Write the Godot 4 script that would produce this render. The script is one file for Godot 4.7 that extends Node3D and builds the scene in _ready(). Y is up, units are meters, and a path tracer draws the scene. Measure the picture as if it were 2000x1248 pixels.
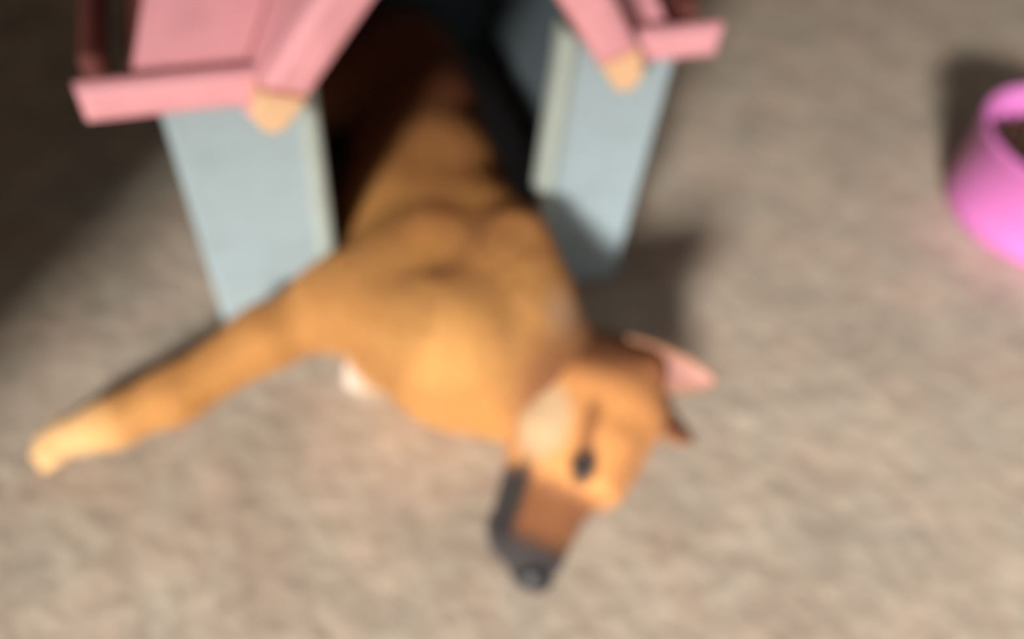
extends Node3D
# A tan dog with a black muzzle lying half out of a small plastic kennel, a pink feeding bowl beside it.

const FOV := 45.0
const PITCH := 50.0
const ROLL := 8.0
const CAM_Y := 0.833
const HOUSE_AT := Vector3(-0.107, 0.0, -0.697)
const HOUSE_TURN := 24.35          # degrees
var rng := RandomNumberGenerator.new()
var house_xf: Transform3D

# ------------------------------------------------------------------ helpers
func at(px: float, py: float, y := 0.0) -> Vector3:
	# direction of a photograph pixel (2000 x 1248), met with the level plane at height y
	var f := 624.0 / tan(deg_to_rad(FOV * 0.5))
	var v := Vector3((px - 1000.0) / f, -(py - 624.0) / f, -1.0)
	var b := Basis.from_euler(Vector3(deg_to_rad(-PITCH), 0, deg_to_rad(ROLL)))
	var d := b * v
	return Vector3(0, CAM_Y, 0) + d * ((y - CAM_Y) / d.y)

func hl(x: float, y: float, z: float) -> Vector3:      # kennel coordinates to world
	return house_xf * Vector3(x, y, z)

func srgb(r: int, g: int, b: int) -> Color:
	return Color(r / 255.0, g / 255.0, b / 255.0)

func lin(r: int, g: int, b: int) -> Color:
	return srgb(r, g, b).srgb_to_linear()

func tag(o: Node, label: String, category := "", group := "", kind := ""):
	if label: o.set_meta("label", label)
	if category: o.set_meta("category", category)
	if group: o.set_meta("group", group)
	if kind: o.set_meta("kind", kind)

func put(called: String, mesh: Mesh, m: Material, parent: Node = self, xf := Transform3D.IDENTITY) -> MeshInstance3D:
	var o := MeshInstance3D.new()
	o.name = called
	o.mesh = mesh
	o.material_override = m
	o.transform = xf
	o.cast_shadow = GeometryInstance3D.SHADOW_CASTING_SETTING_ON
	parent.add_child(o, true)
	return o

func base(called: String, xf: Transform3D) -> Node3D:
	var o := Node3D.new()
	o.name = called
	o.transform = xf
	add_child(o, true)
	return o

func noise_tex(seed_: int, freq: float, ramp: Array, size := 512, octaves := 4, normal := false, strength := 4.0) -> NoiseTexture2D:
	var n := FastNoiseLite.new()
	n.seed = seed_
	n.noise_type = FastNoiseLite.TYPE_SIMPLEX_SMOOTH
	n.frequency = freq
	n.fractal_octaves = octaves
	var t := NoiseTexture2D.new()
	t.width = size
	t.height = size
	t.seamless = true
	t.noise = n
	if normal:
		t.as_normal_map = true
		t.bump_strength = strength
	elif ramp:
		var g := Gradient.new()
		var offs := PackedFloat32Array()
		var cols := PackedColorArray()
		for r in ramp:
			offs.append(r[0])
			cols.append(r[1])
		g.offsets = offs
		g.colors = cols
		t.color_ramp = g
	return t

func plastic(c: Color, seed_: int, rough := 0.45, vary := 0.05) -> StandardMaterial3D:
	var m := StandardMaterial3D.new()
	m.albedo_color = c
	m.albedo_texture = noise_tex(seed_, 0.012, [[0.0, Color(1 - vary, 1 - vary * 1.1, 1 - vary * 1.2)], [0.55, Color(1, 1, 1)], [1.0, Color(1 - vary * 0.4, 1 - vary * 0.5, 1 - vary * 0.6)]], 256)
	m.normal_enabled = true
	m.normal_texture = noise_tex(seed_ + 1, 0.16, [], 256, 2, true, 2.0)
	m.normal_scale = 0.12
	m.roughness = rough
	m.uv1_triplanar = true
	m.uv1_scale = Vector3(3, 3, 3)
	return m

# flat-shaded polygon collector
func tri(st: SurfaceTool, a: Vector3, b: Vector3, c: Vector3):
	var n := (c - a).cross(b - a)
	if n.length_squared() < 1e-16: return
	n = n.normalized()
	for p in [a, b, c]:
		st.set_normal(n)
		st.add_vertex(p)

func quad(st: SurfaceTool, a: Vector3, b: Vector3, c: Vector3, d: Vector3):
	tri(st, a, b, c)
	tri(st, a, c, d)

func inset(poly: PackedVector2Array, d: float) -> PackedVector2Array:
	# mitred inset of a counter-clockwise polygon
	var out := PackedVector2Array()
	var n := poly.size()
	for i in n:
		var p := poly[i]
		var a := (p - poly[(i + n - 1) % n]).normalized()
		var b := (poly[(i + 1) % n] - p).normalized()
		var na := Vector2(-a.y, a.x)
		var nb := Vector2(-b.y, b.x)
		var m := (na + nb)
		var k := 1.0 + na.dot(nb)
		out.append(p + m * (d / maxf(k, 0.25)))
	return out

func slab(poly_in: PackedVector2Array, thick: float, chamfer: float) -> ArrayMesh:
	# polygon in the XY plane, front face at z = 0, back at z = -thick, chamfered on both faces
	var poly := poly_in
	if not Geometry2D.is_polygon_clockwise(poly) == false:
		poly.reverse()
	var st := SurfaceTool.new()
	st.begin(Mesh.PRIMITIVE_TRIANGLES)
	var inn := inset(poly, chamfer)
	var rings := [[inn, 0.0], [poly, -chamfer], [poly, -thick + chamfer], [inn, -thick]]
	if chamfer > 0.004:      # rounder edge in two steps
		var mid := inset(poly, chamfer * 0.3)
		rings = [[inn, 0.0], [mid, -chamfer * 0.3], [poly, -chamfer], [poly, -thick + chamfer], [mid, -thick + chamfer * 0.3], [inn, -thick]]
	var n := poly.size()
	for k in rings.size() - 1:
		var r0: PackedVector2Array = rings[k][0]
		var r1: PackedVector2Array = rings[k + 1][0]
		for i in n:
			var j := (i + 1) % n
			quad(st, v3(r0[i], rings[k][1]), v3(r0[j], rings[k][1]), v3(r1[j], rings[k + 1][1]), v3(r1[i], rings[k + 1][1]))
	var ids := Geometry2D.triangulate_polygon(inn)
	for i in range(0, ids.size(), 3):
		var a := inn[ids[i]]
		var b := inn[ids[i + 1]]
		var c := inn[ids[i + 2]]
		if (b - a).cross(c - a) > 0:
			var s := b
			b = c
			c = s
		tri(st, v3(a, 0), v3(b, 0), v3(c, 0))
		tri(st, v3(a, -thick), v3(c, -thick), v3(b, -thick))
	st.index()
	return st.commit()

func v3(p: Vector2, z: float) -> Vector3:
	return Vector3(p.x, p.y, z)

func lathe(profile: Array, seg := 64) -> ArrayMesh:
	var st := SurfaceTool.new()
	st.begin(Mesh.PRIMITIVE_TRIANGLES)
	st.set_smooth_group(1)
	for i in profile.size() - 1:
		var p: Vector2 = profile[i]
		var q: Vector2 = profile[i + 1]
		for k in seg:
			var a := TAU * k / seg
			var b := TAU * (k + 1) / seg
			var v := [Vector3(p.x * cos(a), p.y, p.x * sin(a)), Vector3(p.x * cos(b), p.y, p.x * sin(b)), Vector3(q.x * cos(b), q.y, q.x * sin(b)), Vector3(q.x * cos(a), q.y, q.x * sin(a))]
			for t in [[0, 1, 2], [0, 2, 3]]:
				for j in t:
					st.add_vertex(v[j])
	st.index()
	st.generate_normals()
	return st.commit()

# ------------------------------------------------------------------ distance-field meshing (surface nets)
# bones: [a, b, radius_a, radius_b, blend]; blend < 0 carves
func field_mesh(bones: Array, cell: float, out: Dictionary, colour: Callable):
	var lo := Vector3(1e9, 1e9, 1e9)
	var hi := -lo
	for q in bones:
		if q[4] < 0: continue
		var rr: float = maxf(q[2], q[3]) + 3 * cell
		lo = lo.min(q[0] - Vector3.ONE * rr).min(q[1] - Vector3.ONE * rr)
		hi = hi.max(q[0] + Vector3.ONE * rr).max(q[1] + Vector3.ONE * rr)
	var nx := int((hi.x - lo.x) / cell) + 2
	var ny := int((hi.y - lo.y) / cell) + 2
	var nz := int((hi.z - lo.z) / cell) + 2
	var F := PackedFloat32Array()
	F.resize(nx * ny * nz)
	F.fill(1.0)
	var owner_ := PackedInt32Array()
	owner_.resize(nx * ny * nz)
	owner_.fill(0)
	var bi := -1
	for q in bones:
		bi += 1
		var A: Vector3 = q[0]
		var B: Vector3 = q[1]
		var ra: float = q[2]
		var rb: float = q[3]
		var k: float = absf(q[4])
		var carve: bool = q[4] < 0
		var rr := maxf(ra, rb) + k + 2.0 * cell
		var i0 := ((A.min(B) - Vector3.ONE * rr - lo) / cell).floor()
		var i1 := ((A.max(B) + Vector3.ONE * rr - lo) / cell).ceil()
		var AB := B - A
		var L2 := maxf(AB.length_squared(), 1e-9)
		for z in range(maxi(0, int(i0.z)), mini(nz - 1, int(i1.z)) + 1):
			for y in range(maxi(0, int(i0.y)), mini(ny - 1, int(i1.y)) + 1):
				var row := (z * ny + y) * nx
				for x in range(maxi(0, int(i0.x)), mini(nx - 1, int(i1.x)) + 1):
					var p := lo + Vector3(x, y, z) * cell
					var t := clampf((p - A).dot(AB) / L2, 0.0, 1.0)
					var d := (p - A - AB * t).length() - lerpf(ra, rb, t)
					var g := F[row + x]
					if carve:
						var h2 := maxf(k - absf(g + d), 0.0) / k
						F[row + x] = maxf(g, -d) + h2 * h2 * k * 0.25
					else:
						if d < g:
							owner_[row + x] = bi
						var h := maxf(k - absf(g - d), 0.0) / k
						F[row + x] = minf(g, d) - h * h * k * 0.25
	var idx := PackedInt32Array()
	idx.resize(nx * ny * nz)
	idx.fill(-1)
	var V: PackedVector3Array = out.v
	var N: PackedVector3Array = out.n
	var C: PackedColorArray = out.c
	var I: PackedInt32Array = out.i
	var D: PackedVector3Array = out.d
	var off := [0, 1, nx, nx + 1, nx * ny, nx * ny + 1, nx * ny + nx, nx * ny + nx + 1]
	var corner := [Vector3(0, 0, 0), Vector3(1, 0, 0), Vector3(0, 1, 0), Vector3(1, 1, 0), Vector3(0, 0, 1), Vector3(1, 0, 1), Vector3(0, 1, 1), Vector3(1, 1, 1)]
	var edges := [[0, 1], [2, 3], [4, 5], [6, 7], [0, 2], [1, 3], [4, 6], [5, 7], [0, 4], [1, 5], [2, 6], [3, 7]]
	for z in nz - 1:
		for y in ny - 1:
			var row := (z * ny + y) * nx
			for x in nx - 1:
				var o := row + x
				var f0 := F[o]
				if f0 > 4 * cell or f0 < -4 * cell: continue
				var inside := 0
				var vals := []
				for k in 8:
					var fv := F[o + off[k]]
					vals.append(fv)
					if fv < 0: inside += 1
				if inside == 0 or inside == 8: continue
				var sum := Vector3.ZERO
				var cnt := 0
				for e in edges:
					var fa: float = vals[e[0]]
					var fb: float = vals[e[1]]
					if (fa < 0) != (fb < 0):
						sum += corner[e[0]].lerp(corner[e[1]], fa / (fa - fb))
						cnt += 1
				var p := lo + (Vector3(x, y, z) + sum / cnt) * cell
				var gr := Vector3(vals[1] - vals[0] + vals[3] - vals[2] + vals[5] - vals[4] + vals[7] - vals[6],
					vals[2] - vals[0] + vals[3] - vals[1] + vals[6] - vals[4] + vals[7] - vals[5],
					vals[4] - vals[0] + vals[5] - vals[1] + vals[6] - vals[2] + vals[7] - vals[3])
				idx[o] = V.size()
				var nrm := gr.normalized()
				V.append(p)
				N.append(nrm)
				C.append(colour.call(p, nrm))
				var bo = bones[owner_[o]]
				D.append((bo[1] - bo[0]).normalized() * (bo[5] if bo.size() > 5 else 1.0))
	for z in range(1, nz - 1):
		for y in range(1, ny - 1):
			var row := (z * ny + y) * nx
			for x in range(1, nx - 1):
				var o := row + x
				if idx[o] < 0: continue
				var s0 := F[o] < 0
				# edges leaving corner o along x, y, z
				for ax in 3:
					var step: int = [1, nx, nx * ny][ax]
					if (F[o + step] < 0) == s0: continue
					var u: int = [nx, nx * ny, 1][ax]
					var w: int = [nx * ny, 1, nx][ax]
					var a := idx[o]
					var b := idx[o - u]
					var c := idx[o - u - w]
					var d := idx[o - w]
					if a < 0 or b < 0 or c < 0 or d < 0: continue
					if s0:
						I.append_array([a, c, b, a, d, c])
					else:
						I.append_array([a, b, c, a, c, d])
	out.v = V
	out.n = N
	out.c = C
	out.i = I
	out.d = D

func arrays_mesh(o: Dictionary) -> ArrayMesh:
	var arr := []
	arr.resize(Mesh.ARRAY_MAX)
	arr[Mesh.ARRAY_VERTEX] = o.v
	arr[Mesh.ARRAY_NORMAL] = o.n
	arr[Mesh.ARRAY_COLOR] = o.c
	arr[Mesh.ARRAY_INDEX] = o.i
	var m := ArrayMesh.new()
	m.add_surface_from_arrays(Mesh.PRIMITIVE_TRIANGLES, arr)
	return m

# ------------------------------------------------------------------ scene
func _ready():
	rng.seed = 71
	house_xf = Transform3D(Basis(Vector3.UP, deg_to_rad(HOUSE_TURN)), HOUSE_AT)
	# camera
	var cam := Camera3D.new()
	cam.name = "camera"
	cam.position = Vector3(0, CAM_Y, 0)
	cam.rotation_degrees = Vector3(-PITCH, 0, ROLL)
	cam.fov = FOV
	cam.near = 0.02
	cam.current = true
	# the photograph is out of focus: the lens is focused far too near
	var lens := CameraAttributesPhysical.new()
	lens.frustum_focal_length = 12.0 / tan(deg_to_rad(FOV * 0.5))
	lens.frustum_focus_distance = 0.25
	lens.exposure_aperture = 3.3
	cam.attributes = lens
	cam.fov = FOV
	add_child(cam)
	# sky and exposure: an overcast day, open behind the camera and to the right
	var e := Environment.new()
	var sm := ProceduralSkyMaterial.new()
	sm.sky_top_color = srgb(226, 232, 240)
	sm.sky_horizon_color = srgb(240, 238, 232)
	sm.ground_bottom_color = srgb(120, 110, 100)
	sm.ground_horizon_color = srgb(150, 140, 128)
	var sk := Sky.new()
	sk.sky_material = sm
	e.background_mode = Environment.BG_SKY
	e.sky = sk
	e.background_energy_multiplier = 0.45
	e.tonemap_mode = Environment.TONE_MAPPER_LINEAR
	e.tonemap_exposure = 1.5
	e.sdfgi_enabled = true
	e.ssao_enabled = true
	e.ssil_enabled = true
	var we := WorldEnvironment.new()
	we.name = "environment"
	we.environment = e
	add_child(we)
	# hazy low sun behind the camera
	var sun := DirectionalLight3D.new()
	sun.name = "sun"
	sun.light_energy = 2.0
	sun.light_color = Color(1.0, 0.97, 0.93)
	sun.light_angular_distance = 11.0
	sun.shadow_enabled = true
	add_child(sun)
	sun.look_at_from_position(Vector3(-0.25, 0.42, 0.966), Vector3.ZERO)

	build_place()
	build_kennel()
	build_dog()
	build_bowl()

# ------------------------------------------------------------------ the yard: ground, and an unseen porch added to shade it
func ground_material() -> StandardMaterial3D:
	var size := 1024
	var layers := []
	for a in [[11, 0.006, 4], [12, 0.022, 4], [13, 0.09, 3], [14, 0.010, 3]]:
		var n := FastNoiseLite.new()
		n.seed = a[0]
		n.noise_type = FastNoiseLite.TYPE_SIMPLEX_SMOOTH
		n.frequency = a[1]
		n.fractal_octaves = a[2]
		var im := n.get_seamless_image(size, size)
		im.convert(Image.FORMAT_L8)
		layers.append(im.get_data())
	var bytes := PackedByteArray()
	bytes.resize(size * size * 3)
	var r := RandomNumberGenerator.new()
	r.seed = 5
	for i in size * size:
		var big: float = layers[0][i] / 255.0 - 0.5
		var mid: float = layers[1][i] / 255.0 - 0.5
		var fine: float = layers[2][i] / 255.0 - 0.5
		var hue: float = layers[3][i] / 255.0 - 0.5
		var v := 1.0 + big * 0.16 + mid * 0.11 + fine * 0.08 + (r.randf() - 0.5) * 0.06
		bytes[i * 3] = clampi(int(170.0 * v + hue * 6.0), 0, 255)
		bytes[i * 3 + 1] = clampi(int(157.0 * v - hue * 3.0), 0, 255)
		bytes[i * 3 + 2] = clampi(int(143.0 * v - hue * 4.0), 0, 255)
	var img := Image.create_from_data(size, size, false, Image.FORMAT_RGB8, bytes)
	img.generate_mipmaps()
	var m := StandardMaterial3D.new()
	m.albedo_texture = ImageTexture.create_from_image(img)
	m.normal_enabled = true
	m.normal_texture = noise_tex(21, 0.06, [], 512, 5, true, 6.0)
	m.normal_scale = 0.16
	m.roughness = 0.95
	m.uv1_triplanar = true
	m.uv1_world_triplanar = true
	m.uv1_scale = Vector3(0.72, 0.72, 0.72)
	m.uv1_offset = Vector3(0.13, 0.0, 0.31)
	return m

func box(size: Vector3) -> BoxMesh:
	var b := BoxMesh.new()
	b.size = size
	return b

func build_place():
	var g := put("floor", box(Vector3(9, 0.2, 9)), ground_material(), self, Transform3D(Basis(), Vector3(1.0, -0.1, 0.5)))
	tag(g, "rough taupe concrete ground with mottled stains", "", "", "structure")
	var plaster := StandardMaterial3D.new()
	plaster.albedo_color = srgb(150, 138, 122)
	plaster.roughness = 0.95
	plaster.albedo_texture = noise_tex(31, 0.01, [[0.0, Color(0.85, 0.84, 0.82)], [1.0, Color(1, 1, 1)]], 256)
	plaster.uv1_triplanar = true
	var turn := Basis(Vector3.UP, deg_to_rad(HOUSE_TURN))
	var wb := put("unseen_wall_back", box(Vector3(6.0, 2.5, 0.15)), plaster, self, Transform3D(turn, hl(0.6, 1.25, -1.35)))
	tag(wb, "unseen plastered porch wall behind the kennel, added to shade the ground", "", "", "structure")
	var wl := put("unseen_wall_left", box(Vector3(0.15, 2.5, 1.9)), plaster, self, Transform3D(turn, hl(-1.12, 1.25, -0.35)))
	tag(wl, "unseen plastered porch side wall left of the kennel, added to shade the ground", "", "", "structure")
	var rf := put("unseen_ceiling", box(Vector3(9.0, 0.12, 5.6)), plaster, self, Transform3D(turn, hl(-0.4, 2.56, 1.37)))
	tag(rf, "unseen porch roof over the kennel, added to shade the ground", "", "", "structure")

# ------------------------------------------------------------------ kennel
func build_kennel():
	var k := base("dog_kennel", house_xf)
	tag(k, "small blue-grey plastic dog kennel with pink gabled roof and open doorway", "kennel")
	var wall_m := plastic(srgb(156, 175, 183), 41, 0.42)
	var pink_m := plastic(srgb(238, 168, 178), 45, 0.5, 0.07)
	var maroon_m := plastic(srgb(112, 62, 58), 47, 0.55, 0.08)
	var worn_m := plastic(srgb(232, 190, 150), 48, 0.6, 0.10)
	var trim_m := plastic(srgb(164, 176, 170), 49, 0.45)
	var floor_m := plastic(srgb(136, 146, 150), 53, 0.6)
	var shaded_wall_m := plastic(srgb(88, 99, 106), 57, 0.5)  # wall plastic darkened to stand for the shade inside the kennel
	var T := 0.02
	var w := 0.276
	var ow := 0.134            # half width of the doorway
	var eave := 0.397
	# front wall, a panel on either side of the doorway
	for s in [-1, 1]:
		var fp := PackedVector2Array([Vector2(s * ow, 0), Vector2(s * w, 0), Vector2(s * w, eave), Vector2(s * ow, eave)])
		put("front_wall", slab(fp, T, 0.006), wall_m, k)
	# raised rounded trim round the doorway
	for s in [-1, 1]:
		var tp := PackedVector2Array([Vector2(s * (ow - 0.006), 0.002), Vector2(s * (ow + 0.016), 0.002), Vector2(s * (ow + 0.016), 0.408), Vector2(s * (ow - 0.006), 0.418)])
		put("doorway_trim", slab(tp, T + 0.014, 0.008), trim_m, k, Transform3D(Basis(), Vector3(0, 0, 0.007)))
	# side and back walls, floor tray
	for s in [-1, 1]:
		put("side_wall", box(Vector3(T, eave, 0.58)), shaded_wall_m, k, Transform3D(Basis(), Vector3(s * (w - T / 2), eave / 2, -0.31)))
	put("back_wall", box(Vector3(2 * w, eave, T)), shaded_wall_m, k, Transform3D(Basis(), Vector3(0, eave / 2, -0.61)))
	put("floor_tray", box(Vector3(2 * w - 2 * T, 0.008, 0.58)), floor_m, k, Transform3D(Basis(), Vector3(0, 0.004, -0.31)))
	# roof: pink shell of four slopes, eave rim, gable
	var x0 := -0.330
	var x1 := 0.292
	var zf := 0.05
	var zb := -0.66
	# eave rim on the front, in two pieces beside the gable
	var rim_h := 0.036
	var rim_y := 0.396
	for s in [-1, 1]:
		var a: float = x0 if s < 0 else 0.178
		var b: float = -0.178 if s < 0 else x1
		var rp := PackedVector2Array([Vector2(a, rim_y), Vector2(b, rim_y), Vector2(b, rim_y + rim_h), Vector2(a, rim_y + rim_h)])
		put("eave_rim", slab(rp, 0.022, 0.009), pink_m, k, Transform3D(Basis(), Vector3(0, 0, zf)))
	for s in [-1, 1]:
		var len := zf - 0.052 - zb
		var rp2 := PackedVector2Array([Vector2(0, rim_y), Vector2(len, rim_y), Vector2(len, rim_y + rim_h), Vector2(0, rim_y + rim_h)])
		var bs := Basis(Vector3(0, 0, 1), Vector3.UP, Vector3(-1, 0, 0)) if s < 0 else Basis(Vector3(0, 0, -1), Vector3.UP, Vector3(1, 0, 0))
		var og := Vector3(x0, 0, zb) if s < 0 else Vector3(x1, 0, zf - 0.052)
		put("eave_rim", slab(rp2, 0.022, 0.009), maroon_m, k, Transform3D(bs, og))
	var rp3 := PackedVector2Array([Vector2(x0, rim_y), Vector2(x1, rim_y), Vector2(x1, rim_y + rim_h), Vector2(x0, rim_y + rim_h)])
	put("eave_rim", slab(rp3, 0.05, 0.010), pink_m, k, Transform3D(Basis(), Vector3(0, 0, zb + 0.04)))
	# slopes: front/back rise 1:1, hips 2:1
	var ys := 0.400                 # where the slopes leave the rim
	var ins := 0.034
	var fx0 := x0 + ins
	var fx1 := x1 - ins
	var fz := zf - ins
	var bz := zb + ins
	var half := (fz - bz) / 2.0
	var rx := half / 2.0            # hips are twice as steep
	var ry := ys + half
	var zc := (fz + bz) / 2.0
	var r0 := Vector3(fx0 + rx, ry, zc)
	var r1 := Vector3(fx1 - rx, ry, zc)
	var ga := 0.655                 # gable apex
	var gs := 1.28                  # gable slope
	var gw := (ga - ys) / gs
	var v0 := Vector3(-gw, ys, fz)
	var v1 := Vector3(gw, ys, fz)
	var vt := Vector3(0, ga, fz - (ga - ys))
	slope(k, [Vector3(fx0, ys, fz), v0, vt, v1, Vector3(fx1, ys, fz), r1, r0], pink_m)
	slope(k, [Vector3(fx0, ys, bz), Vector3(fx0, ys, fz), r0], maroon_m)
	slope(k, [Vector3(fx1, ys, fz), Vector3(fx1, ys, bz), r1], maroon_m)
	slope(k, [Vector3(fx1, ys, bz), Vector3(fx0, ys, bz), r0, r1], pink_m)
	# little gable roof over the doorway
	var gf := 0.065
	slope(k, [Vector3(-gw, ys, gf), Vector3(0, ga, gf), vt, v0], pink_m, "gable_slope")
	slope(k, [Vector3(0, ga, gf), Vector3(gw, ys, gf), v1, vt], pink_m, "gable_slope")
	# thick rakes on the gable front, their feet hanging below the eave
	for s in [-1, 1]:
		var pts := PackedVector2Array()
		for q in [[0.0, 0.603], [0.0, 0.672], [0.150, 0.478], [0.1835, 0.429], [0.1415, 0.415]]:
			pts.append(Vector2(s * q[0], q[1]))
		var rake := put("gable_rake", slab(pts, 0.052, 0.011), pink_m, k, Transform3D(Basis(), Vector3(0, 0, 0.075)))
		pts = PackedVector2Array()
		for q in [[0.1435, 0.4130], [0.1845, 0.4270], [0.194, 0.404], [0.189, 0.388], [0.178, 0.381], [0.166, 0.384]]:
			pts.append(Vector2(s * q[0], q[1]))
		put("worn_foot", slab(pts, 0.050, 0.005), worn_m, rake, Transform3D(Basis(), Vector3(0, 0, -0.001))).set_meta("label", "pale worn foot of the rake")

func slope(k: Node, pts: Array, m: Material, called := "roof_slope"):
	# flat panel through pts (seen from outside, any winding), 8 mm thick, outside face up
	var n: Vector3 = Vector3.ZERO
	for i in pts.size():
		var a: Vector3 = pts[i]
		var b: Vector3 = pts[(i + 1) % pts.size()]
		n += a.cross(b)
	n = n.normalized()
	if n.y < 0: n = -n
	var ux := n.cross(Vector3.UP).cross(n)
	ux = Vector3.UP.cross(n).normalized()
	var uy := n.cross(ux)
	var bs := Basis(ux, uy, n)
	var poly := PackedVector2Array()
	for p in pts:
		var q: Vector3 = bs.inverse() * (p - pts[0])
		poly.append(Vector2(q.x, q.y))
	put(called, slab(poly, 0.008, 0.002), m, k, Transform3D(bs, pts[0]))

# ------------------------------------------------------------------ bowl
func build_bowl():
	var rim_y := 0.155
	var c := at(2126, 280, rim_y)
	var o := base("feeding_bowl", Transform3D(Basis(), Vector3(c.x, 0, c.z)))
	tag(o, "bright pink plastic feeding bowl with dark brown food inside", "bowl")
	var m := plastic(srgb(212, 120, 194), 61, 0.32, 0.04)
	var R := 0.158
	put("bowl_shell", lathe([Vector2(0.0, 0.084), Vector2(R - 0.016, 0.084), Vector2(R - 0.010, 0.09), Vector2(R - 0.007, rim_y - 0.006), Vector2(R - 0.004, rim_y), Vector2(R + 0.001, rim_y + 0.002), Vector2(R + 0.005, rim_y - 0.002), Vector2(R + 0.004, rim_y - 0.008), Vector2(R - 0.001, rim_y - 0.012), Vector2(R - 0.006, 0.03), Vector2(R - 0.010, 0.006), Vector2(R - 0.016, 0.0), Vector2(0.0, 0.0)], 96), m, o)
	# dry food: one heap nobody could count
	var mm := MultiMesh.new()
	mm.transform_format = MultiMesh.TRANSFORM_3D
	mm.use_colors = true
	var piece := SphereMesh.new()
	piece.radius = 0.006
	piece.height = 0.008
	piece.radial_segments = 10
	piece.rings = 5
	mm.mesh = piece
	mm.instance_count = 1400
	for i in 1400:
		var a := rng.randf() * TAU
		var layer := i / 350
		var y := 0.088 + layer * 0.006 + rng.randf() * 0.003
		var rad := sqrt(rng.randf()) * (R - 0.019)
		var b := Basis.from_euler(Vector3(rng.randf() * TAU, rng.randf() * TAU, rng.randf() * TAU)).scaled(Vector3.ONE * rng.randf_range(0.85, 1.2))
		mm.set_instance_transform(i, Transform3D(b, Vector3(cos(a) * rad, y, sin(a) * rad)))
		mm.set_instance_color(i, lin(62, 36, 22) * rng.randf_range(0.7, 1.35))
	var food := MultiMeshInstance3D.new()
	food.name = "dry_dog_food"
	food.multimesh = mm
	var fm := StandardMaterial3D.new()
	fm.vertex_color_use_as_albedo = true
	fm.roughness = 0.85
	food.material_override = fm
	food.position = o.position
	add_child(food, true)
	tag(food, "dark brown dry dog food lying in the pink bowl", "food", "", "stuff")

# ------------------------------------------------------------------ dog
var patches := []          # [position, radius, linear colour, strength]
var fur_noise := FastNoiseLite.new()
var HO: Vector3            # head origin
var HF: Vector3            # forward
var HU: Vector3            # dorsal
var HV: Vector3            # the side that faces up
var paw_tip: Vector3
const HS := 1.15         # head scale
var tan_c: Color

func hp(f: float, u: float, v: float) -> Vector3:
	return HO + (HF * f + HU * u + HV * v) * HS

func fur_vary(p: Vector3, c: Color) -> Color:
	var n := fur_noise.get_noise_3dv(p * 100.0) * 0.10 + fur_noise.get_noise_3dv(p * 420.0) * 0.10
	return Color(c.r * (1 + n), c.g * (1 + n), c.b * (1 + n))

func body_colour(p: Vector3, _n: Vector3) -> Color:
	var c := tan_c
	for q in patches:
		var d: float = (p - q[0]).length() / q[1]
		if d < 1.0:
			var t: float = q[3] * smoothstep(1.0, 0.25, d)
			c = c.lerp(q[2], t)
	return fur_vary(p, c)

func head_colour(p: Vector3, _n: Vector3) -> Color:
	var q := (p - HO) / HS
	var f := q.dot(HF)
	var u := q.dot(HU)
	var v := q.dot(HV)
	var wob := fur_noise.get_noise_3dv(p * 160.0) * 0.008
	var c := lin(212, 148, 86)
	var brown := lin(132, 82, 46)
	var cream := lin(206, 176, 138)
	var black := lin(40, 37, 38)
	# pale cheek on the upper side
	var dc := Vector3((f - 0.056) / 0.040, (u + 0.032) / 0.032, 0).length() + wob * 10
	c = c.lerp(cream, smoothstep(1.15, 0.55, dc) * smoothstep(0.0, 0.02, absf(v)))
	# brown crown toward the nape
	c = c.lerp(brown, smoothstep(0.022, -0.020, f + wob))
	# dark mask: black lips and nose end, brown bridge
	c = c.lerp(brown, smoothstep(0.092, 0.112, f + wob))
	c = c.lerp(black, smoothstep(0.146, 0.168, f + wob))
	c = c.lerp(black, smoothstep(0.082, 0.104, f + wob) * smoothstep(-0.024, -0.036, u + wob * 0.5))
	# dark skin round the eyes with a short streak behind them
	for s in [-1, 1]:
		var de := Vector3((f - 0.079) / 0.020, (u - 0.014) / 0.013, (v - s * 0.036) / 0.02).length()
		c = c.lerp(black, smoothstep(1.2, 0.7, de))
		var dk := Vector3((f - 0.048) / 0.032, (u - 0.012) / 0.009, (v - s * 0.044) / 0.03).length()
		c = c.lerp(brown, smoothstep(1.2, 0.6, dk) * 0.8)
	return fur_vary(p, c)

func add_ear(o: Dictionary, b: Vector3, dir: Vector3, open: Vector3, length: float, width: float):
	var e_ := dir.normalized()
	var n := (open - e_ * open.dot(e_)).normalized()
	var c := e_.cross(n)
	var NS := 18
	var NT := 12
	var pink := lin(180, 134, 126)
	var rimc := lin(190, 140, 104)
	var outer := lin(112, 68, 40)
	for side in 2:
		var start: int = o.v.size()
		for i in NS + 1:
			var s := float(i) / NS
			var w := width * pow(1.0 - s, 0.72) * (0.86 + 0.5 * s) + 0.0012
			for j in NT + 1:
				var t := -1.0 + 2.0 * j / NT
				var cup := (t * t - 1.0) * w * 0.55
				var p := b + e_ * (length * s - 0.01) + c * (w * t) + n * (cup + (0.0 if side == 0 else -0.0035 * (1.0 - absf(t) * 0.85)))
				p += n * (0.012 * s * s)
				var slope_ := 2.0 * t * 0.55
				var nn := (n - c * slope_).normalized() * (1.0 if side == 0 else -1.0)
				o.v.append(p)
				o.n.append(nn)
				var col: Color = pink.lerp(rimc, smoothstep(0.55, 1.0, absf(t))) if side == 0 else outer.lerp(rimc, smoothstep(0.7, 1.0, absf(t)))
				o.c.append(fur_vary(p, col))
				o.d.append(e_)
		for i in NS:
			for j in NT:
				var a := start + i * (NT + 1) + j
				var q := [a, a + 1, a + NT + 2, a + NT + 1]
				if side == 1:
					o.i.append_array([q[0], q[1], q[2], q[0], q[2], q[3]])
				else:
					o.i.append_array([q[0], q[2], q[1], q[0], q[3], q[2]])

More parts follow.
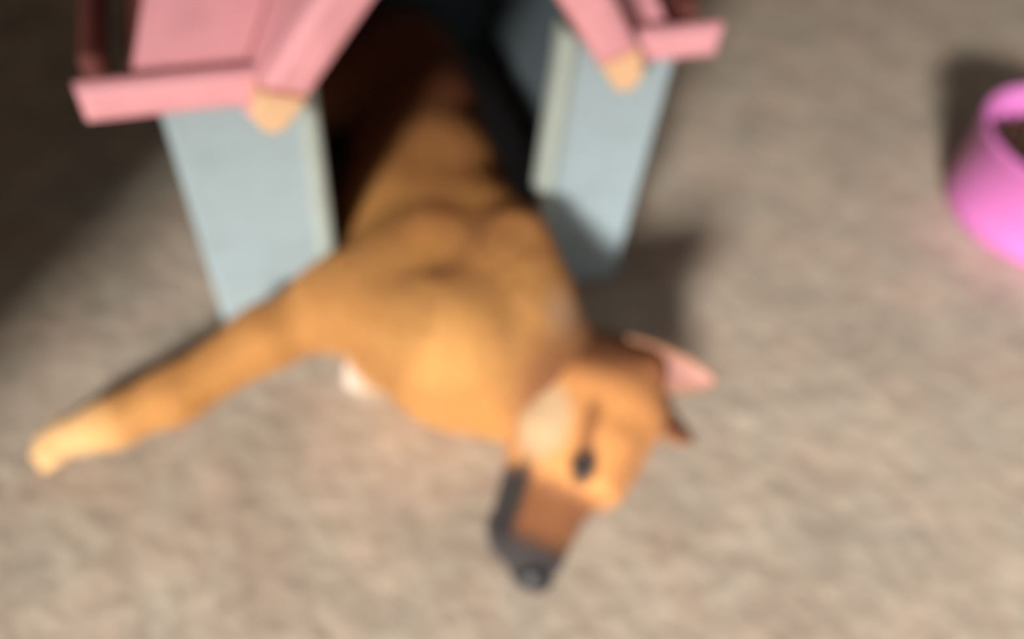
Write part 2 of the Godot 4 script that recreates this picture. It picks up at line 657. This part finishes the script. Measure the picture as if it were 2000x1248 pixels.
func build_dog():
	fur_noise.seed = 9
	fur_noise.frequency = 1.0
	fur_noise.noise_type = FastNoiseLite.TYPE_SIMPLEX_SMOOTH
	tan_c = lin(200, 144, 80)
	var o := {"v": PackedVector3Array(), "n": PackedVector3Array(), "c": PackedColorArray(), "i": PackedInt32Array(), "d": PackedVector3Array()}
	# --- joints; the dog lies on its side, spine to the right, legs to the left
	var s0 := hl(0.052, 0.122, 0.115)      # withers
	var s1 := hl(0.045, 0.110, 0.00)
	var s2 := hl(0.045, 0.104, -0.15)
	var s3 := hl(0.055, 0.100, -0.30)      # loin
	var s4 := hl(0.060, 0.098, -0.43)      # rump
	var k0 := hl(-0.010, 0.105, 0.150)     # fore chest
	var k1 := hl(-0.050, 0.100, 0.060)
	var k2 := hl(-0.030, 0.092, -0.08)
	var k3 := hl(0.000, 0.085, -0.24)
	var nape := at(1062, 735, 0.092)
	# head frame
	var nose := at(1054, 1142, 0.050)
	var skull := at(1168, 812, 0.090)
	HF = (nose - skull).normalized()
	HO = nose - HF * 0.187 * HS
	var rt := Vector3.UP.cross(HF).normalized()
	var upp := HF.cross(rt)
	var tau := deg_to_rad(16.0)
	HU = rt * cos(tau) + upp * sin(tau)
	HV = HF.cross(HU)
	var bones := [
		[s4, s3, 0.088, 0.080, 0.05], [s3, s2, 0.076, 0.076, 0.05], [s2, s1, 0.076, 0.076, 0.05], [s1, s0, 0.076, 0.076, 0.05],
		[k3, k2, 0.066, 0.076, 0.05], [k2, k1, 0.076, 0.082, 0.05], [k1, k0, 0.082, 0.080, 0.05],
		[s0, nape, 0.076, 0.058, 0.05], [k0, nape, 0.072, 0.056, 0.05],
		[nape, hp(-0.02, -0.008, 0), 0.058, 0.052, 0.04],
		[k0 + Vector3.DOWN * 0.02, hp(0.02, -0.056, -0.012), 0.072, 0.044, 0.04],
	]
	for i in 7:       # the side that rests on the floor
		bones.append([bones[i][0] + Vector3.DOWN * 0.022, bones[i][1] + Vector3.DOWN * 0.022, bones[i][2], bones[i][3], 0.03])
	for q in bones: q.append(-1.0)      # on the trunk the hair runs from head to tail
	# upper shoulder, arm and foreleg
	var blade := hl(0.075, 0.190, 0.075)
	var point := at(880, 655, 0.165)
	var elbow := at(668, 592, 0.122)
	var mid := at(520, 660, 0.108)
	var wrist := at(345, 772, 0.080)
	var paw0 := at(225, 824, 0.055)
	var paw1 := at(130, 856, 0.030)
	paw_tip = paw1
	bones.append_array([
		[blade, point, 0.040, 0.055, 0.030], [point, elbow, 0.058, 0.046, 0.03], [hl(-0.01, 0.15, 0.05), elbow, 0.06, 0.044, 0.03],
		[elbow, mid, 0.043, 0.035, 0.03], [mid, wrist, 0.036, 0.030, 0.02],
		[wrist, paw0, 0.030, 0.028, 0.02], [paw0, paw1, 0.028, 0.023, 0.015],
	])
	# lower foreleg, folded under the chest
	var elbow2 := at(800, 690, 0.045)
	var wrist2 := at(722, 722, 0.028)
	bones.append_array([[k0, elbow2, 0.05, 0.04, 0.04], [elbow2, wrist2, 0.036, 0.024, 0.02], [wrist2, at(705, 735, 0.022), 0.022, 0.020, 0.015]])
	# hind legs and tail inside the kennel
	var hip := hl(0.035, 0.135, -0.41)
	var knee := hl(-0.105, 0.130, -0.33)
	var hock := hl(-0.160, 0.060, -0.45)
	bones.append_array([[hip, knee, 0.075, 0.046, 0.04], [knee, hock, 0.044, 0.024, 0.02], [hock, hl(-0.19, 0.035, -0.34), 0.023, 0.022, 0.02], [hl(-0.19, 0.035, -0.34), hl(-0.195, 0.027, -0.29), 0.023, 0.022, 0.02],
		[hl(0.03, 0.07, -0.41), hl(-0.10, 0.055, -0.40), 0.06, 0.044, 0.04], [hl(-0.10, 0.055, -0.40), hl(-0.16, 0.035, -0.50), 0.04, 0.022, 0.02], [hl(-0.16, 0.035, -0.50), hl(-0.2, 0.028, -0.40), 0.023, 0.022, 0.02],
		[s4, hl(0.10, 0.06, -0.53), 0.04, 0.026, 0.03], [hl(0.10, 0.06, -0.53), hl(-0.04, 0.03, -0.565), 0.026, 0.020, 0.02], [hl(-0.04, 0.03, -0.565), hl(-0.16, 0.028, -0.55), 0.020, 0.014, 0.02]])
	# coat colours, with the kennel's inner shade put into the rear patches
	patches = [
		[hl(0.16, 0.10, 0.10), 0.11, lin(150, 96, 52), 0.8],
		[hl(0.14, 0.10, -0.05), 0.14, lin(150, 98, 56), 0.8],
		[hl(0.09, 0.16, -0.30), 0.24, lin(120, 62, 34), 0.9],  # this and the next: reddish rear coat, darkened for the kennel's gloom
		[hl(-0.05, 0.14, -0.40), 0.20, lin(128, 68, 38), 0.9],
		[at(860, 330, 0.18), 0.12, lin(170, 112, 62), 0.6],
		[at(900, 640, 0.2), 0.12, lin(214, 160, 92), 0.9],
		[at(100, 862, 0.03), 0.13, lin(208, 168, 116), 0.95],
		[at(706, 728, 0.025), 0.045, lin(240, 238, 232), 1.0],
		[at(1100, 630, 0.16), 0.05, lin(206, 170, 134), 0.8],
		[at(1080, 750, 0.13), 0.085, lin(138, 88, 52), 1.0],
		[hp(-0.03, 0.0, 0.03), 0.075, lin(132, 82, 46), 1.0],
	]
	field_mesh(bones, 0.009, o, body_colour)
	# toes of the stretched foreleg on a finer grid
	var toes := [[at(250, 818, 0.050), paw1, 0.021, 0.019, 0.012]]
	var across := (paw1 - paw0).normalized().cross(Vector3.UP).normalized()
	var ahead := (paw1 - paw0).normalized()
	var claws := []
	for t in [[-0.019, 0.020, 0.0], [-0.0065, 0.031, 0.003], [0.0065, 0.031, 0.003], [0.019, 0.020, 0.0]]:
		var k: Vector3 = paw1 + across * t[0] + ahead * (t[1] - 0.014) + Vector3.UP * (0.002 + t[2])
		var tip: Vector3 = paw1 + across * (t[0] * 1.08) + ahead * (t[1] + 0.004)
		tip.y = 0.013
		toes.append([paw1 + across * t[0] * 0.6 - ahead * 0.012, k, 0.012, 0.0105, 0.008])
		toes.append([k, tip, 0.0105, 0.0095, 0.004])
		claws.append([tip + ahead * 0.006, tip + ahead * 0.018 + Vector3.DOWN * 0.007])
	field_mesh(toes, 0.003, o, body_colour)
	# head on a fine grid
	var hb := [
		[hp(-0.026, -0.012, 0), hp(-0.004, 0.004, 0), 0.048, 0.055, 0.03],
		[hp(-0.004, 0.004, 0), hp(0.056, 0.004, 0), 0.055, 0.044, 0.03],
		[hp(0.06, -0.008, 0), hp(0.160, -0.013, 0), 0.038, 0.025, 0.025],
		[hp(0.03, -0.050, 0), hp(0.148, -0.051, 0), 0.030, 0.015, 0.016],
		[hp(0.148, -0.051, 0), hp(0.160, -0.047, 0), 0.015, 0.012, 0.01],
		[hp(0.160, -0.012, 0), hp(0.177, -0.012, 0), 0.022, 0.018, 0.012],
	]
	for s in [-1, 1]:
		hb.append([hp(0.0, -0.028, s * 0.026), hp(0.045, -0.034, s * 0.025), 0.038, 0.034, 0.03])
		hb.append([hp(0.050, 0.025, s * 0.022), hp(0.078, 0.026, s * 0.018), 0.022, 0.014, 0.022])
		hb.append([hp(0.040, -0.004, s * 0.034), hp(0.088, -0.014, s * 0.026), 0.020, 0.015, 0.02])
		hb.append([hp(0.080, -0.032, s * 0.015), hp(0.156, -0.031, s * 0.012), 0.024, 0.0195, 0.016])
		hb.append([hp(-0.024, 0.030, s * 0.032), hp(-0.030, 0.046, s * 0.038), 0.020, 0.014, 0.02])
	for s in [-1, 1]:
		hb.append([hp(0.0790, 0.0140, s * 0.0385), hp(0.0810, 0.0135, s * 0.0385), 0.0100, 0.0100, -0.006])   # eye socket
		hb.append([hp(0.0650, 0.0150, s * 0.0415), hp(0.0900, 0.0190, s * 0.0370), 0.0052, 0.0042, 0.003])                  # upper lid
		hb.append([hp(0.0670, 0.0050, s * 0.0425), hp(0.0930, 0.0060, s * 0.0370), 0.0040, 0.0036, 0.003])                  # lower lid
		hb.append([hp(0.060, -0.052, s * 0.033), hp(0.148, -0.0485, s * 0.019), 0.0026, 0.0026, -0.006])         # mouth line
		hb.append([hp(0.148, -0.0485, s * 0.019), hp(0.172, -0.045, 0), 0.0024, 0.0024, -0.005])
	for q in hb:
		for j in [2, 3, 4]: q[j] *= HS
	var before: int = o.v.size()
	field_mesh(hb, 0.0034, o, head_colour)
	var dd: PackedVector3Array = o.d
	for i in range(before, dd.size()):
		dd[i] = (-HF + HU * 0.15).normalized()
	o.d = dd
	# ears: the upper one laid back with the pink inside showing, the lower one beside it on the ground side
	add_ear(o, hp(-0.034, 0.026, 0.034), HU * 1.0 + HF * 0.05 + HV * 0.10, HF * 0.65 + HV * 0.75, 0.108, 0.034)
	add_ear(o, hp(-0.012, 0.044, -0.026), HU * 0.8 + HF * 0.15 - HV * 0.15, HF * 0.4 - HV * 0.9, 0.066, 0.036)
	var fm := StandardMaterial3D.new()
	fm.vertex_color_use_as_albedo = true
	fm.roughness = 0.8
	fm.rim_enabled = true
	fm.rim = 0.25
	fm.rim_tint = 0.6
	fm.normal_enabled = true
	fm.normal_texture = noise_tex(91, 0.09, [], 512, 3, true, 5.0)
	fm.normal_scale = 0.5
	fm.uv1_triplanar = true
	fm.uv1_scale = Vector3(9, 9, 9)
	var dog := base("dog", Transform3D(Basis(), Vector3(s1.x, 0, s1.z)))
	tag(dog, "tan short-haired dog with black muzzle sprawled on its side out of the kennel", "dog")
	var back := Transform3D(Basis(), -dog.position)
	put("body", arrays_mesh(o), fm, dog, back)
	add_coat(o, dog, back)
	# nose, eyes, claws
	var nm := StandardMaterial3D.new()
	nm.albedo_color = srgb(34, 35, 40)
	nm.roughness = 0.38
	nm.normal_enabled = true
	nm.normal_texture = noise_tex(95, 0.2, [], 128, 2, true, 5.0)
	nm.normal_scale = 0.4
	nm.uv1_triplanar = true
	nm.uv1_scale = Vector3(20, 20, 20)
	var no := {"v": PackedVector3Array(), "n": PackedVector3Array(), "c": PackedColorArray(), "i": PackedInt32Array(), "d": PackedVector3Array()}
	var nb := [[hp(0.180, -0.004, -0.007), hp(0.180, -0.004, 0.007), 0.0115, 0.0115, 0.008], [hp(0.184, -0.014, -0.004), hp(0.184, -0.014, 0.004), 0.0095, 0.0095, 0.008],
		[hp(0.183, -0.008, -0.013), hp(0.183, -0.008, 0.013), 0.007, 0.007, 0.006],
		[hp(0.193, -0.008, -0.0075), hp(0.197, -0.009, -0.009), 0.0030, 0.0030, -0.002], [hp(0.193, -0.008, 0.0075), hp(0.197, -0.009, 0.009), 0.0030, 0.0030, -0.002]]
	for q in nb:
		for j in [2, 3, 4]: q[j] *= HS * 1.1
	field_mesh(nb, 0.0018, no, func(_p, _n): return Color(1, 1, 1))
	put("nose", arrays_mesh(no), nm, dog, back).set_meta("label", "black leathery nose")
	var em := StandardMaterial3D.new()
	em.albedo_color = srgb(38, 24, 16)
	em.roughness = 0.12
	var eye := SphereMesh.new()
	eye.radius = 0.0118
	eye.height = 0.0236
	for s in [-1, 1]:
		put("eye", eye, em, dog, Transform3D(Basis(), hp(0.0785, 0.0130, s * 0.0345) - dog.position)).set_meta("label", "dark brown eye")
	var cm := StandardMaterial3D.new()
	cm.albedo_color = srgb(70, 62, 55)
	cm.roughness = 0.4
	for c in claws:
		var cn := CylinderMesh.new()
		cn.bottom_radius = 0.0042
		cn.top_radius = 0.001
		cn.height = (c[1] - c[0]).length()
		cn.radial_segments = 10
		var y: Vector3 = (c[1] - c[0]).normalized()
		var x := y.cross(Vector3.UP).normalized()
		put("claw", cn, cm, dog, Transform3D(Basis(x, y, x.cross(y)), (c[0] + c[1]) / 2 - dog.position))

func add_coat(o: Dictionary, dog: Node3D, xf: Transform3D):
	# short hair lying close to the skin, far too much of it to count
	var blade := SurfaceTool.new()
	blade.begin(Mesh.PRIMITIVE_TRIANGLES)
	var pts := [Vector3(-0.5, 0, 0), Vector3(0.5, 0, 0), Vector3(-0.32, 0.55, 0.10), Vector3(0.32, 0.55, 0.10), Vector3(0, 1, 0.06)]
	for t in [[0, 2, 1], [1, 2, 3], [2, 4, 3]]:
		for j in t:
			blade.set_normal(Vector3(pts[j].x * 0.8, -0.1, 1).normalized())
			blade.add_vertex(pts[j])
	var V: PackedVector3Array = o.v
	var N: PackedVector3Array = o.n
	var C: PackedColorArray = o.c
	var D: PackedVector3Array = o.d
	var I: PackedInt32Array = o.i
	var r := RandomNumberGenerator.new()
	r.seed = 404
	var xfs := []
	var cols := PackedColorArray()
	var per := 1.0 / 5.5e-6           # hairs per square metre
	for t in range(0, I.size(), 3):
		var a := V[I[t]]
		var b := V[I[t + 1]]
		var c := V[I[t + 2]]
		var n := (N[I[t]] + N[I[t + 1]] + N[I[t + 2]]).normalized()
		if n.y < -0.35: continue
		var mid := (a + b + c) / 3.0
		var hq := (mid - HO) / HS
		var hf := hq.dot(HF)
		var head := hq.length() < 0.20 and hf > -0.03
		if head and hf > 0.170: continue
		var want := (b - a).cross(c - a).length() * 0.5 * per * (2.2 if head else 1.0)
		var k := int(want) + (1 if r.randf() < want - int(want) else 0)
		for j in k:
			var u := r.randf()
			var v := r.randf()
			if u + v > 1.0:
				u = 1.0 - u
				v = 1.0 - v
			var p := a + (b - a) * u + (c - a) * v
			var d := D[I[t]] + Vector3(r.randf() - 0.5, r.randf() - 0.5, r.randf() - 0.5) * 0.5
			d = d - n * d.dot(n)
			if d.length_squared() < 0.01: continue
			d = (d.normalized() + n * r.randf_range(0.12, 0.34)).normalized()
			var x := d.cross(n).normalized()
			var z := x.cross(d)
			var len := r.randf_range(0.006, 0.011)
			var wid := r.randf_range(0.0007, 0.0012)
			if not head and (p - paw_tip).length() < 0.09:
				len *= 0.5
				wid *= 0.7
			if head:
				len *= 0.55 if hf < 0.09 else 0.35
				wid *= 0.6
			xfs.append(Transform3D(Basis(x * wid, d * len, z * len), p - n * 0.0004))
			var g := r.randf_range(0.82, 1.18)
			var cc := C[I[t]]
			cols.append(Color(cc.r * g, cc.g * g, cc.b * g))
	var mm := MultiMesh.new()
	mm.transform_format = MultiMesh.TRANSFORM_3D
	mm.use_colors = true
	mm.mesh = blade.commit()
	mm.instance_count = xfs.size()
	for i in xfs.size():
		mm.set_instance_transform(i, xfs[i])
		mm.set_instance_color(i, cols[i])
	var h := MultiMeshInstance3D.new()
	h.name = "coat"
	h.multimesh = mm
	var m := StandardMaterial3D.new()
	m.vertex_color_use_as_albedo = true
	m.roughness = 0.7
	m.cull_mode = BaseMaterial3D.CULL_DISABLED
	h.material_override = m
	h.transform = xf
	h.set_meta("kind", "stuff")
	h.set_meta("label", "short tan hair")
	dog.add_child(h, true)
	print("hairs ", xfs.size())
